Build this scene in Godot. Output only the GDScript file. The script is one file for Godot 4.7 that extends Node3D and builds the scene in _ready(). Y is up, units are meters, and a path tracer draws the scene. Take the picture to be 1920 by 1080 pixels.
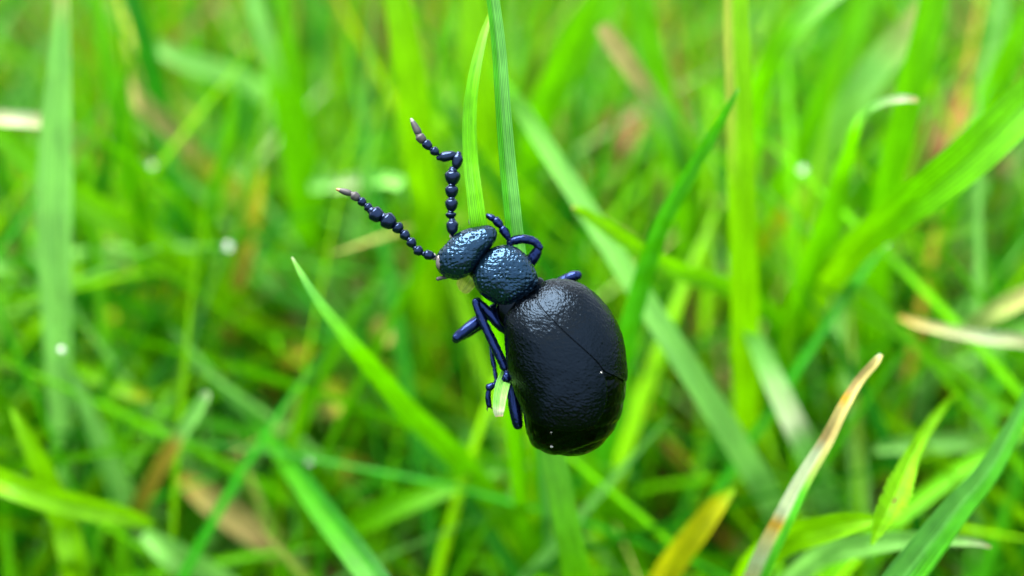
extends Node3D

# A black oil beetle clinging to grass blades in a lawn, seen from a hand's width away.
# Lengths are worked out in millimetres and committed in metres.
const MM := 0.001
const PITCH := 31.0          # the camera looks down at the lawn
const DIST := 127.0          # camera to beetle, mm
const FOV := 24.0
const S := 0.05              # mm to one unit of the beetle's drawing

var K := 2.0 * tan(deg_to_rad(FOV / 2.0)) / 1080.0
var eye := Vector3.ZERO      # camera position, mm
var ax_r := Vector3.RIGHT
var ax_u := Vector3.UP
var ax_f := Vector3.FORWARD
var focus := Vector3(0, 90, 0)
var rng := RandomNumberGenerator.new()
var used := {}
var M := {}
var C := {}

# ---------------------------------------------------------------- naming
func numbered(called: String) -> String:
	var n: int = used.get(called, -1) + 1
	used[called] = n
	return called if n == 0 else "%s_%03d" % [called, n]

func tag(o: Node3D, label: String, category: String, group := "") -> void:
	o.set_meta("label", label)
	o.set_meta("category", category)
	if group != "":
		o.set_meta("group", group)

func put(called: String, mesh: Mesh, m: Material, parent: Node = null) -> MeshInstance3D:
	var o := MeshInstance3D.new()
	o.mesh = mesh
	o.material_override = m
	if parent == null:
		o.name = numbered(called)
		add_child(o, true)
	else:
		o.name = called
		parent.add_child(o, true)
	return o

func joint(called: String, parent: Node) -> Node3D:
	var o := Node3D.new()
	o.name = called
	parent.add_child(o, true)
	return o

# ---------------------------------------------------------------- meshes
func grid_normals(P: PackedVector3Array, nu: int, nv: int, wrap: bool, flip: bool) -> PackedVector3Array:
	var N := PackedVector3Array()
	N.resize(P.size())
	for j in nv - 1:
		for i in nu - 1:
			var a := j * nu + i
			var n1 := (P[a + 1] - P[a]).cross(P[a + nu] - P[a])
			var n2 := (P[a + nu] - P[a + nu + 1]).cross(P[a + 1] - P[a + nu + 1])
			N[a] += n1
			N[a + 1] += n1 + n2
			N[a + nu] += n1 + n2
			N[a + nu + 1] += n2
	if wrap:
		for j in nv:
			var s := N[j * nu] + N[j * nu + nu - 1]
			N[j * nu] = s
			N[j * nu + nu - 1] = s
	for j in [0, nv - 1]:
		if P[j * nu].distance_to(P[j * nu + nu / 2]) < 1e-5:
			var s := Vector3.ZERO
			for i in nu:
				s += N[j * nu + i]
			for i in nu:
				N[j * nu + i] = s
	for k in N.size():
		N[k] = (-N[k] if flip else N[k]).normalized()
	return N

# points in mm; (i, j) with du x dv facing outward unless flip
func grid(P: PackedVector3Array, nu: int, nv: int, wrap := false, flip := false, colors := PackedColorArray(), uvs := PackedVector2Array(), into: ArrayMesh = null) -> ArrayMesh:
	var N := grid_normals(P, nu, nv, wrap, flip)
	var Q := PackedVector3Array()
	Q.resize(P.size())
	for k in P.size():
		Q[k] = P[k] * MM
	var I := PackedInt32Array()
	for j in nv - 1:
		for i in nu - 1:
			var a := j * nu + i
			if flip:
				I.append_array([a, a + 1, a + nu, a + 1, a + nu + 1, a + nu])
			else:
				I.append_array([a, a + nu, a + 1, a + 1, a + nu, a + nu + 1])
	var arr := []
	arr.resize(Mesh.ARRAY_MAX)
	arr[Mesh.ARRAY_VERTEX] = Q
	arr[Mesh.ARRAY_NORMAL] = N
	arr[Mesh.ARRAY_INDEX] = I
	if colors.size():
		arr[Mesh.ARRAY_COLOR] = colors
	if uvs.size():
		arr[Mesh.ARRAY_TEX_UV] = uvs
	var me := ArrayMesh.new() if into == null else into
	me.add_surface_from_arrays(Mesh.PRIMITIVE_TRIANGLES, arr)
	return me

func spline(p: Array, n: int, closed := false) -> Array:
	# Catmull-Rom through points (Vector2, Vector3 or Vector4), n steps to each span
	var out := []
	var m := p.size()
	var spans := m if closed else m - 1
	for k in spans:
		var a = p[(k - 1 + m) % m] if closed or k > 0 else p[0] * 2.0 - p[1]
		var b = p[k]
		var c = p[(k + 1) % m]
		var d = p[(k + 2) % m] if closed or k + 2 < m else p[m - 1] * 2.0 - p[m - 2]
		for i in n:
			var t := float(i) / n
			out.append(0.5 * ((b * 2.0) + (c - a) * t + (a * 2.0 - b * 5.0 + c * 4.0 - d) * t * t + (b * 3.0 - a - c * 3.0 + d) * t * t * t))
	if not closed:
		out.append(p[m - 1])
	return out

func along(p: Array, t: float):
	var x := clampf(t, 0, 1) * (p.size() - 1)
	var i := mini(int(x), p.size() - 2)
	return p[i].lerp(p[i + 1], x - i)

# the beetle's drawing: x right, y down, z towards the back of the beetle, to mm in its own axes
func b(x: float, y: float, z := 0.0) -> Vector3:
	return Vector3((x - 960.0) * S, (540.0 - y) * S, z * S)

# radius of a closed outline round its centre, by angle
func outline(pts: Array, c: Vector2) -> PackedFloat32Array:
	var dense := spline(pts, 14, true)
	var sums := PackedFloat32Array()
	sums.resize(720)
	for k in 720:
		var dir := Vector2.from_angle(TAU * k / 720.0)
		var best := 0.0
		for i in dense.size():
			var p: Vector2 = dense[i] - c
			var q: Vector2 = dense[(i + 1) % dense.size()] - c
			var den := dir.cross(q - p)
			if absf(den) < 1e-9:
				continue
			var r := p.cross(q - p) / den
			var u := p.cross(dir) / den
			if r > 0 and u >= -1e-4 and u <= 1.0001:
				best = maxf(best, r)
		sums[k] = best
	var out := PackedFloat32Array()
	out.resize(720)
	for k in 720:
		var s := 0.0
		for d in range(-5, 6):
			s += sums[(k + d + 720) % 720]
		out[k] = s / 11.0
	return out

func radius_at(R: PackedFloat32Array, angle: float) -> float:
	var x := fposmod(angle / TAU, 1.0) * 720.0
	var i := int(x) % 720
	return lerpf(R[i], R[(i + 1) % 720], x - floorf(x))

# a rounded body with that outline; shift moves its highest point; relief(Vector3 in drawing units) -> height
func pillow(pts: Array, c: Vector2, top: float, bottom: float, nu: int, nv: int, relief, z0 := 0.0, shift := Vector2.ZERO, box := 1.0) -> ArrayMesh:
	var R := outline(pts, c)
	var P := PackedVector3Array()
	var D := PackedVector3Array()
	for j in nv:
		var f := PI * j / (nv - 1.0)
		var rho := pow(maxf(sin(f), 0.0), box)
		var h := signf(cos(f)) * pow(absf(cos(f)), box)
		for i in nu:
			var a := TAU * i / (nu - 1.0)
			var q := c + Vector2.from_angle(a) * radius_at(R, a) * rho + shift * maxf(h, 0) 
			var z := z0 + (top if h > 0 else bottom) * h
			D.append(Vector3(q.x, q.y, z))
			P.append(b(q.x, q.y, z))
	var N := grid_normals(P, nu, nv, true, false)
	if relief != null:
		for k in P.size():
			P[k] += N[k] * relief.call(D[k]) * S
	return grid(P, nu, nv, true, false)

# a tapered tube with rounded ends; nodes are Vector4(x, y, z, r) in drawing units
func tube(nodes: Array, steps := 6, sides := 14, relief = null, flat := 1.0) -> ArrayMesh:
	var dense := spline(nodes, steps)
	var path := []
	var n := dense.size()
	var first: Vector4 = dense[0]
	var last: Vector4 = dense[n - 1]
	var rings := []   # [position, radius, tangent]
	for k in n:
		var p: Vector4 = dense[k]
		var q0: Vector4 = dense[maxi(k - 1, 0)]
		var q1: Vector4 = dense[mini(k + 1, n - 1)]
		var t := (b(q1.x, q1.y, q1.z) - b(q0.x, q0.y, q0.z)).normalized()
		rings.append([b(p.x, p.y, p.z), p.w * S, t])
	var full := []
	for e in 5:
		var f := PI / 2 * e / 5.0
		full.append([rings[0][0] - rings[0][2] * rings[0][1] * cos(f), rings[0][1] * sin(f), rings[0][2]])
	full.append_array(rings)
	for e in range(1, 6):
		var f := PI / 2 * e / 5.0
		full.append([rings[n - 1][0] + rings[n - 1][2] * rings[n - 1][1] * sin(f), rings[n - 1][1] * cos(f), rings[n - 1][2]])
	var P := PackedVector3Array()
	var side := Vector3.BACK
	for r in full:
		var t: Vector3 = r[2]
		side = (side - t * side.dot(t))
		if side.length() < 0.05:
			side = t.cross(Vector3.RIGHT)
		side = side.normalized()
		var up := t.cross(side)
		for i in sides + 1:
			var a := TAU * i / sides
			var rr: float = r[1]
			if relief != null:
				rr += relief.call((r[0] + (side * cos(a) + up * sin(a)) * rr) / S) * S * clampf(r[1] / (3.0 * S), 0, 1)
			P.append(r[0] + (side * cos(a) * flat + up * sin(a)) * rr)
	return grid(P, sides + 1, full.size(), true, false)

# ---------------------------------------------------------------- the lawn
func at(x: float, y: float, behind: float) -> Vector3:
	# a point of the lawn in mm: where it lies across the view, and how far beyond the beetle
	var d := DIST + behind
	return eye + ax_r * (x - 960.0) * K * d + ax_u * (540.0 - y) * K * d + ax_f * d

func seen_at(p: Vector3) -> Vector3:
	var v := p - eye
	var d := v.dot(ax_f)
	return Vector3(960 + v.dot(ax_r) / (K * d), 540 - v.dot(ax_u) / (K * d), d - DIST)

func mix_stops(stops: Array, s: float) -> Color:
	for k in stops.size() - 1:
		if s <= stops[k + 1][0]:
			var f := clampf((s - stops[k][0]) / maxf(stops[k + 1][0] - stops[k][0], 1e-4), 0, 1)
			return C[stops[k][1]].lerp(C[stops[k + 1][1]], f)
	return C[stops[stops.size() - 1][1]]

# append one blade to the arrays: centre line in mm (tip first), half-widths, a fold along the middle
func blade_into(A: Dictionary, line: Array, halves: Array, facing: Vector3, turn: float, fold: float, cols: int, color: Callable, ridges := 0.0, twist := 0.0, stripe := 0.0) -> void:
	var n := line.size()
	var start: int = A.v.size()
	var P := PackedVector3Array()
	var length := 0.0
	var side_before := Vector3.ZERO
	for k in n:
		var t: Vector3 = (line[mini(k + 1, n - 1)] - line[maxi(k - 1, 0)]).normalized()
		if k > 0:
			length += line[k].distance_to(line[k - 1])
		var side := t.cross(facing)
		if side.length() < 0.1:
			side = side_before if side_before != Vector3.ZERO else t.cross(Vector3(0.3, 1, 0.2))
		side = side.normalized()
		if side_before != Vector3.ZERO and side.dot(side_before) < 0:
			side = -side
		side_before = side
		side = side.rotated(t, turn + twist * k / n)
		var out := side.cross(t)
		var h: float = halves[k]
		for i in cols:
			var u := i / (cols - 1.0) * 2.0 - 1.0
			var lift := fold * h * (absf(u) - 0.5)
			if ridges > 0:
				lift += ridges * cos(u * PI * 7.0) * minf(h, 1.0)
			P.append(line[k] + side * u * h + out * lift)
			A.uv.append(Vector2(u * 0.5 + 0.5 + stripe, length / 60.0 + stripe * 7.0))
			A.c.append(color.call(float(k) / (n - 1), u))
	var N := grid_normals(P, cols, n, false, false)
	for k in P.size():
		A.v.append(P[k] * MM)
		A.n.append(N[k])
	for j in n - 1:
		for i in cols - 1:
			var a := start + j * cols + i
			A.i.append_array([a, a + cols, a + 1, a + 1, a + cols, a + cols + 1])

func arrays() -> Dictionary:
	return {"v": PackedVector3Array(), "n": PackedVector3Array(), "c": PackedColorArray(), "uv": PackedVector2Array(), "i": PackedInt32Array()}

func to_mesh(A: Dictionary) -> ArrayMesh:
	var arr := []
	arr.resize(Mesh.ARRAY_MAX)
	arr[Mesh.ARRAY_VERTEX] = A.v
	arr[Mesh.ARRAY_NORMAL] = A.n
	arr[Mesh.ARRAY_COLOR] = A.c
	arr[Mesh.ARRAY_TEX_UV] = A.uv
	arr[Mesh.ARRAY_INDEX] = A.i
	var me := ArrayMesh.new()
	me.add_surface_from_arrays(Mesh.PRIMITIVE_TRIANGLES, arr)
	return me

# one blade of the photograph: pts are [x, y, behind, width], tip first; it goes on down to the soil
func blade(label: String, stops: Array, pts: Array, opt := {}) -> MeshInstance3D:
	var nodes := []
	var total := 0.0
	for p in pts:
		var w: Vector3 = at(p[0], p[1], p[2])
		nodes.append(Vector4(w.x, w.y, w.z, p[3] * K * (DIST + p[2]) * 0.5))
	var dense := spline(nodes, opt.get("steps", 10))
	var shown := dense.size()
	var line := []
	var halves := []
	var turn: float = opt.get("turn", 0.0)
	for d in dense:
		line.append(Vector3(d.x, d.y, d.z))
		halves.append(maxf(d.w, 0.03) / maxf(cos(turn), 0.5))
	if opt.get("rooted", true):
		var p: Vector3 = line[shown - 1]
		var dir: Vector3 = (p - line[shown - 4]).normalized()
		while p.y > 0.0 and line.size() < 200:
			dir = dir.lerp(Vector3(0.04, -1, -0.08), 0.16).normalized()
			p += dir * 5.0
			line.append(p)
			halves.append(maxf(halves[-1] * 0.985, 0.5))
	for k in range(1, line.size()):
		total += line[k].distance_to(line[k - 1])
	var n := line.size()
	var tone: float = opt.get("tone", 1.0)
	var side_stops: Array = opt.get("edge", [])
	var nz: FastNoiseLite = M.blotch
	var off := rng.randf() * 900.0
	var A := arrays()
	var color := func(s: float, u: float) -> Color:
		var k := s * (n - 1)
		var c := mix_stops(stops, k / (shown - 1.0))
		if side_stops.size():
			c = c.lerp(mix_stops(side_stops, k / (shown - 1.0)), smoothstep(0.0, 0.5, u * opt.get("edge_side", 1.0)))
		var v := tone * (1.0 + 0.22 * nz.get_noise_2d(off + k * 1.7, u * 5.0))
		for m in opt.get("spots", []):
			var e: float = pow((k / (shown - 1.0) - m[0]) / m[2], 2.0) + pow((u - m[1]) / m[3], 2.0)
			c = c.lerp(C["brown"], 0.85 * exp(-e * e))
		return Color(c.r * v, c.g * v, c.b * v)
	if opt.has("ragged"):
		for k in mini(shown, 70):
			halves[k] *= 1.0 + opt.ragged * (nz.get_noise_2d(k * 9.0, 77.0) + 0.5 * nz.get_noise_2d(k * 31.0, 5.0))
	blade_into(A, line, halves, -ax_f, turn, opt.get("fold", 0.35), opt.get("cols", 9), color, opt.get("ridges", 0.0), opt.get("twist", 0.0), rng.randf())
	var o := put(opt.get("name", "grass_blade"), to_mesh(A), M.get(opt.get("mat", "leaf")))
	tag(o, label, opt.get("category", "grass blade"), opt.get("group", "grass blades round the beetle"))
	return o

func leaf_image(seed_: int) -> Array:
	# pale veins along the blade, mottling across it
	var w := 128
	var h := 512
	var im := Image.create(w, h, false, Image.FORMAT_RGB8)
	var hm := Image.create(w, h, false, Image.FORMAT_L8)
	var r := RandomNumberGenerator.new()
	r.seed = seed_
	var col := []
	var ht := []
	for x in w:
		var u := x / float(w)
		col.append(0.86 + 0.10 * sin(u * TAU * 9.0) + 0.05 * sin(u * TAU * 23.0 + 1.0) + r.randf_range(-0.06, 0.06))
		ht.append(0.5 + 0.35 * sin(u * TAU * 9.0) + 0.12 * sin(u * TAU * 27.0))
	var nz := FastNoiseLite.new()
	nz.seed = seed_
	nz.frequency = 0.02
	var nf := FastNoiseLite.new()
	nf.seed = seed_ + 1
	nf.frequency = 0.16
	for y in h:
		for x in w:
			var a := nz.get_noise_2d(x * 2.0, y * 0.6)
			var f := nf.get_noise_2d(x * 1.5, y * 0.5)
			var v: float = col[x] + 0.14 * a + 0.10 * f
			im.set_pixel(x, y, Color(clampf(v + 0.03 * a, 0, 1), clampf(v, 0, 1), clampf(v - 0.05 * a, 0, 1)))
			hm.set_pixel(x, y, Color.from_hsv(0, 0, clampf(ht[x] + 0.12 * f, 0, 1)))
	hm.bump_map_to_normal_map(2.0)
	return [ImageTexture.create_from_image(im), ImageTexture.create_from_image(hm)]

func lin(r: float, g: float, bl: float) -> Color:
	return Color(r, g, bl).linear_to_srgb()

# ---------------------------------------------------------------- the scene
func _ready() -> void:
	rng.seed = 4711
	# camera
	var p := deg_to_rad(PITCH)
	ax_f = Vector3(0, -sin(p), -cos(p))
	ax_u = Vector3(0, cos(p), -sin(p))
	eye = focus - ax_f * DIST
	var cam := Camera3D.new()
	cam.name = "camera"
	var lens := CameraAttributesPhysical.new()
	lens.frustum_focal_length = 50.0
	lens.frustum_focus_distance = 0.1256
	lens.frustum_near = 0.005
	lens.frustum_far = 60.0
	lens.exposure_aperture = 9.0
	cam.attributes = lens
	cam.keep_aspect = Camera3D.KEEP_HEIGHT
	cam.fov = FOV
	cam.near = 0.005
	cam.far = 60.0
	cam.position = eye * MM
	cam.rotation.x = -p
	add_child(cam)
	cam.current = true
	cam.fov = FOV

	# a bright, thinly clouded sky and a soft sun behind it
	var sky_m := ProceduralSkyMaterial.new()
	sky_m.sky_top_color = Color(0.90, 0.95, 1.0)
	sky_m.sky_horizon_color = Color(0.60, 0.64, 0.68)
	sky_m.sky_curve = 1.1
	sky_m.ground_bottom_color = Color(0.10, 0.16, 0.05)
	sky_m.ground_horizon_color = Color(0.25, 0.32, 0.18)
	sky_m.sun_angle_max = 1.0
	var env := Environment.new()
	env.background_mode = Environment.BG_SKY
	env.sky = Sky.new()
	env.sky.sky_material = sky_m
	env.background_energy_multiplier = 0.36
	env.tonemap_mode = Environment.TONE_MAPPER_LINEAR
	env.tonemap_exposure = 16.4
	env.sdfgi_enabled = true
	env.ssao_enabled = true
	env.ssil_enabled = true
	var we := WorldEnvironment.new()
	we.environment = env
	add_child(we)
	var sun := DirectionalLight3D.new()
	sun.name = "sun"
	sun.light_energy = 0.5
	sun.light_angular_distance = 50.0
	sun.light_color = Color(1.0, 0.985, 0.96)
	sun.shadow_enabled = true
	add_child(sun)
	sun.basis = Basis.looking_at(-Vector3(-0.28, 0.88, -0.20).normalized(), Vector3.FORWARD)

	materials()
	ground()
	lawn()
	named_blades()
	beetle()
	dew()

func materials() -> void:
	C = {
		"fresh": Color(0.100, 0.400, 0.002), "lime": Color(0.170, 0.470, 0.002), "pale": Color(0.180, 0.480, 0.085),
		"mid": Color(0.045, 0.290, 0.004), "dark": Color(0.020, 0.190, 0.006), "yellow": Color(0.430, 0.450, 0.005),
		"ochre": Color(0.340, 0.250, 0.025), "straw": Color(0.400, 0.340, 0.110), "beige": Color(0.280, 0.210, 0.075),
		"brown": Color(0.130, 0.065, 0.018), "white": Color(0.400, 0.480, 0.270), "pink": Color(0.55, 0.30, 0.22),
		"cream": Color(0.340, 0.430, 0.050), "sage": Color(0.090, 0.320, 0.050), "soil": Color(0.05, 0.03, 0.015), "orange": Color(0.45, 0.25, 0.015),
	}
	var bl := FastNoiseLite.new()
	bl.seed = 9
	bl.frequency = 0.06
	M.blotch = bl
	var tex := leaf_image(31)
	var leaf := StandardMaterial3D.new()
	leaf.vertex_color_use_as_albedo = true
	leaf.albedo_texture = tex[0]
	leaf.normal_enabled = true
	leaf.normal_texture = tex[1]
	leaf.normal_scale = 0.6
	leaf.roughness = 0.42
	leaf.metallic_specular = 0.3
	leaf.cull_mode = BaseMaterial3D.CULL_DISABLED
	leaf.backlight_enabled = true
	leaf.backlight = Color(0.95, 0.95, 0.95)
	M.leaf = leaf
	var turf: StandardMaterial3D = leaf.duplicate()
	turf.metallic_specular = 0.2
	turf.roughness = 0.36
	turf.backlight = Color(0.72, 0.72, 0.72)
	M.turf = turf
	var dry: StandardMaterial3D = leaf.duplicate()
	dry.roughness = 0.75
	dry.backlight = Color(0.5, 0.5, 0.5)
	M.dry = dry
	var soil := StandardMaterial3D.new()
	var nt := NoiseTexture2D.new()
	var fn := FastNoiseLite.new()
	fn.seed = 5
	fn.frequency = 0.03
	nt.noise = fn
	nt.seamless = true
	var ramp := Gradient.new()
	ramp.colors = PackedColorArray([lin(0.02, 0.012, 0.006), lin(0.09, 0.05, 0.022)])
	nt.color_ramp = ramp
	soil.albedo_texture = nt
	soil.uv1_triplanar = true
	soil.uv1_world_triplanar = true
	soil.uv1_scale = Vector3.ONE * 25.0
	soil.roughness = 0.95
	M.soil = soil

	var shell := StandardMaterial3D.new()          # head and pronotum: dark blue, polished
	shell.albedo_color = lin(0.0070, 0.0235, 0.0470)
	shell.metallic = 0.85
	shell.roughness = 0.15
	M.shell = shell
	var cover := StandardMaterial3D.new()          # wing covers: leathery black
	cover.albedo_color = lin(0.0062, 0.0094, 0.0138)
	cover.metallic = 1.0
	cover.metallic_specular = 0.5
	cover.roughness = 0.23
	M.cover = cover
	var belly := StandardMaterial3D.new()
	belly.albedo_color = lin(0.0048, 0.0070, 0.0098)
	belly.metallic = 1.0
	belly.roughness = 0.17
	M.belly = belly
	var limb := StandardMaterial3D.new()           # legs: blue violet sheen
	limb.albedo_color = lin(0.003, 0.010, 0.050)
	limb.metallic = 0.85
	limb.roughness = 0.2
	M.limb = limb
	var bead := StandardMaterial3D.new()           # antennae
	bead.albedo_color = lin(0.0035, 0.011, 0.033)
	bead.metallic = 0.8
	bead.roughness = 0.16
	M.bead = bead
	var tip := StandardMaterial3D.new()
	tip.albedo_color = lin(0.010, 0.010, 0.012)
	tip.roughness = 0.6
	M.tip = tip
	var pale := StandardMaterial3D.new()
	pale.albedo_color = lin(0.11, 0.11, 0.10)
	pale.roughness = 0.5
	M.pale = pale
	var amber := StandardMaterial3D.new()
	amber.albedo_color = lin(0.20, 0.09, 0.025)
	amber.roughness = 0.5
	M.amber = amber
	var eye_m := StandardMaterial3D.new()
	eye_m.albedo_color = lin(0.045, 0.042, 0.042)
	eye_m.roughness = 0.25
	M.eye = eye_m
	var water := StandardMaterial3D.new()
	water.transparency = BaseMaterial3D.TRANSPARENCY_ALPHA
	water.albedo_color = Color(1, 1, 1, 0.1)
	water.roughness = 0.0
	water.refraction_enabled = true
	water.refraction_scale = 0.033
	M.water = water
	var dew_m := StandardMaterial3D.new()          # beads full of bright sky
	dew_m.transparency = BaseMaterial3D.TRANSPARENCY_ALPHA
	dew_m.albedo_color = Color(0.95, 0.98, 0.95, 0.12)
	dew_m.roughness = 0.05
	M.dew = dew_m

func ground() -> void:
	var n := 90
	var P := PackedVector3Array()
	var nz := FastNoiseLite.new()
	nz.seed = 3
	nz.frequency = 0.03
	for j in n:
		for i in n:
			var u := i / (n - 1.0) * 2 - 1
			var v := j / (n - 1.0) * 2 - 1
			var x := 350.0 * u + 20000.0 * pow(u, 7)
			var z := 350.0 * v + 20000.0 * pow(v, 7)
			P.append(Vector3(x, 4.0 * nz.get_noise_2d(x, z) - 2.0, z))
	var o := put("ground", grid(P, n, n, false, true), M.soil)
	o.set_meta("kind", "structure")
	o.set_meta("label", "dark brown soil under the grass")

func lawn() -> void:
	var A := arrays()
	var L := arrays()
	var green := ["fresh", "fresh", "fresh", "lime", "lime", "pale", "mid", "dark", "dark", "dark"]
	var dead := ["ochre", "straw", "beige", "brown", "brown", "ochre"]
	var made := 0
	var tries := 0
	while made < 17000 and tries < 120000:
		tries += 1
		var far := tries % 3 == 0
		var x := rng.randf_range(-170, 170) if not far else rng.randf_range(-420, 420)
		var z := rng.randf_range(-340, 110) if not far else rng.randf_range(-640, 420)
		if tries % 9 == 0:
			x = rng.randf_range(-420, 420)
			z = rng.randf_range(150, 460)
		var h := rng.randf_range(35, 115)
		if z > 130:
			h = rng.randf_range(260, 560)   # the meadow stands taller on the near side
		var dir := Vector3.RIGHT.rotated(Vector3.UP, rng.randf() * TAU)
		var lean := absf(rng.randfn(0.22, 0.3))
		var droop := rng.randf_range(0.0, 0.5) if rng.randf() < 0.64 else rng.randf_range(0.6, 1.1)
		var w := rng.randf_range(0.35, 1.1)
		var line := []
		var halves := []
		var bad := false
		var nearest := 999.0
		var n := 10 if h < 150 else 26
		for k in n:
			var s := 1.0 - k / (n - 1.0)
			var q := Vector3(x, -2, z) + dir * h * (lean * s + droop * 0.8 * s * s) + Vector3.UP * h * (s - 0.45 * droop * s * s)
			line.append(q)
			halves.append(w * minf(1.0, 0.06 + 2.4 * sqrt(1.0 - s) * (0.4 + (1.0 - s))))
			var v := seen_at(q)
			if absf(v.x - 960) < 1080 and absf(v.y - 540) < 640:
				nearest = minf(nearest, v.z)
			if v.z < 34.0 and (v.z < -DIST + 4 or (absf(v.x - 960) < 1080 and absf(v.y - 540) < 640)):
				bad = true
			if q.distance_to(eye) < 75.0:
				bad = true
		if bad:
			continue
		made += 1
		var base: Color = C[green[rng.randi() % green.size()]]
		var end := base
		var r := rng.randf()
		if nearest < 60.0:
			end = C[["fresh", "lime", "pale", "straw"][rng.randi() % 4]] if r < 0.2 else base
		elif r < 0.10:
			base = C[dead[rng.randi() % dead.size()]]
			end = base
		elif r < 0.27:
			end = C[["yellow", "ochre", "straw", "white"][rng.randi() % 4]]
		var tone := rng.randf_range(0.75, 1.15)
		var color := func(s: float, _u: float) -> Color:
			var c := end.lerp(base, smoothstep(0.0, 0.35, s))
			return Color(c.r * tone, c.g * tone, c.b * tone)
		var toward := Vector3(rng.randfn(0, 1), rng.randfn(0, 0.3), rng.randfn(0, 1)).normalized()
		blade_into(A, line, halves, toward, 0.0, 0.4, 4, color, 0.0, rng.randf_range(-0.9, 0.9), rng.randf())
	var o := put("grass", to_mesh(A), M.turf)
	o.set_meta("kind", "stuff")
	tag(o, "blurred mass of short green lawn grass behind the beetle", "grass")
	for k in 3900:
		var x := rng.randf_range(-300, 300)
		var z := rng.randf_range(-380, 160)
		var y := rng.randf_range(0.5, 16) if k < 2900 else rng.randf_range(8, 50)
		if seen_at(Vector3(x, y, z)).z < 80.0:
			y *= 0.2
		var dir := Vector3.RIGHT.rotated(Vector3.UP, rng.randf() * TAU)
		var ln := rng.randf_range(12, 40)
		var rise := rng.randf_range(-0.25, 0.35)
		var line := []
		var halves := []
		for i in 6:
			var s := i / 5.0 - 0.5
			line.append(Vector3(x, y, z) + dir * ln * s + Vector3.UP * (ln * rise * s - 6.0 * s * s))
			halves.append(rng.randf_range(0.5, 1.3) * (1.0 - 1.2 * s * s))
		var c: Color = C[["brown", "ochre", "ochre", "beige", "straw", "yellow", "brown"][rng.randi() % 7]]
		var tone := rng.randf_range(0.6, 1.1)
		blade_into(L, line, halves, Vector3(rng.randfn(0, 0.5), 1, rng.randfn(0, 0.5)).normalized(), 0, 0.3, 3, func(_s, _u): return Color(c.r * tone, c.g * tone, c.b * tone), 0.0, rng.randf_range(-1, 1), rng.randf())
	o = put("dead_grass_litter", to_mesh(L), M.dry)
	o.set_meta("kind", "stuff")
	tag(o, "brown and straw coloured dead grass lying between the stems", "dead grass")

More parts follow.
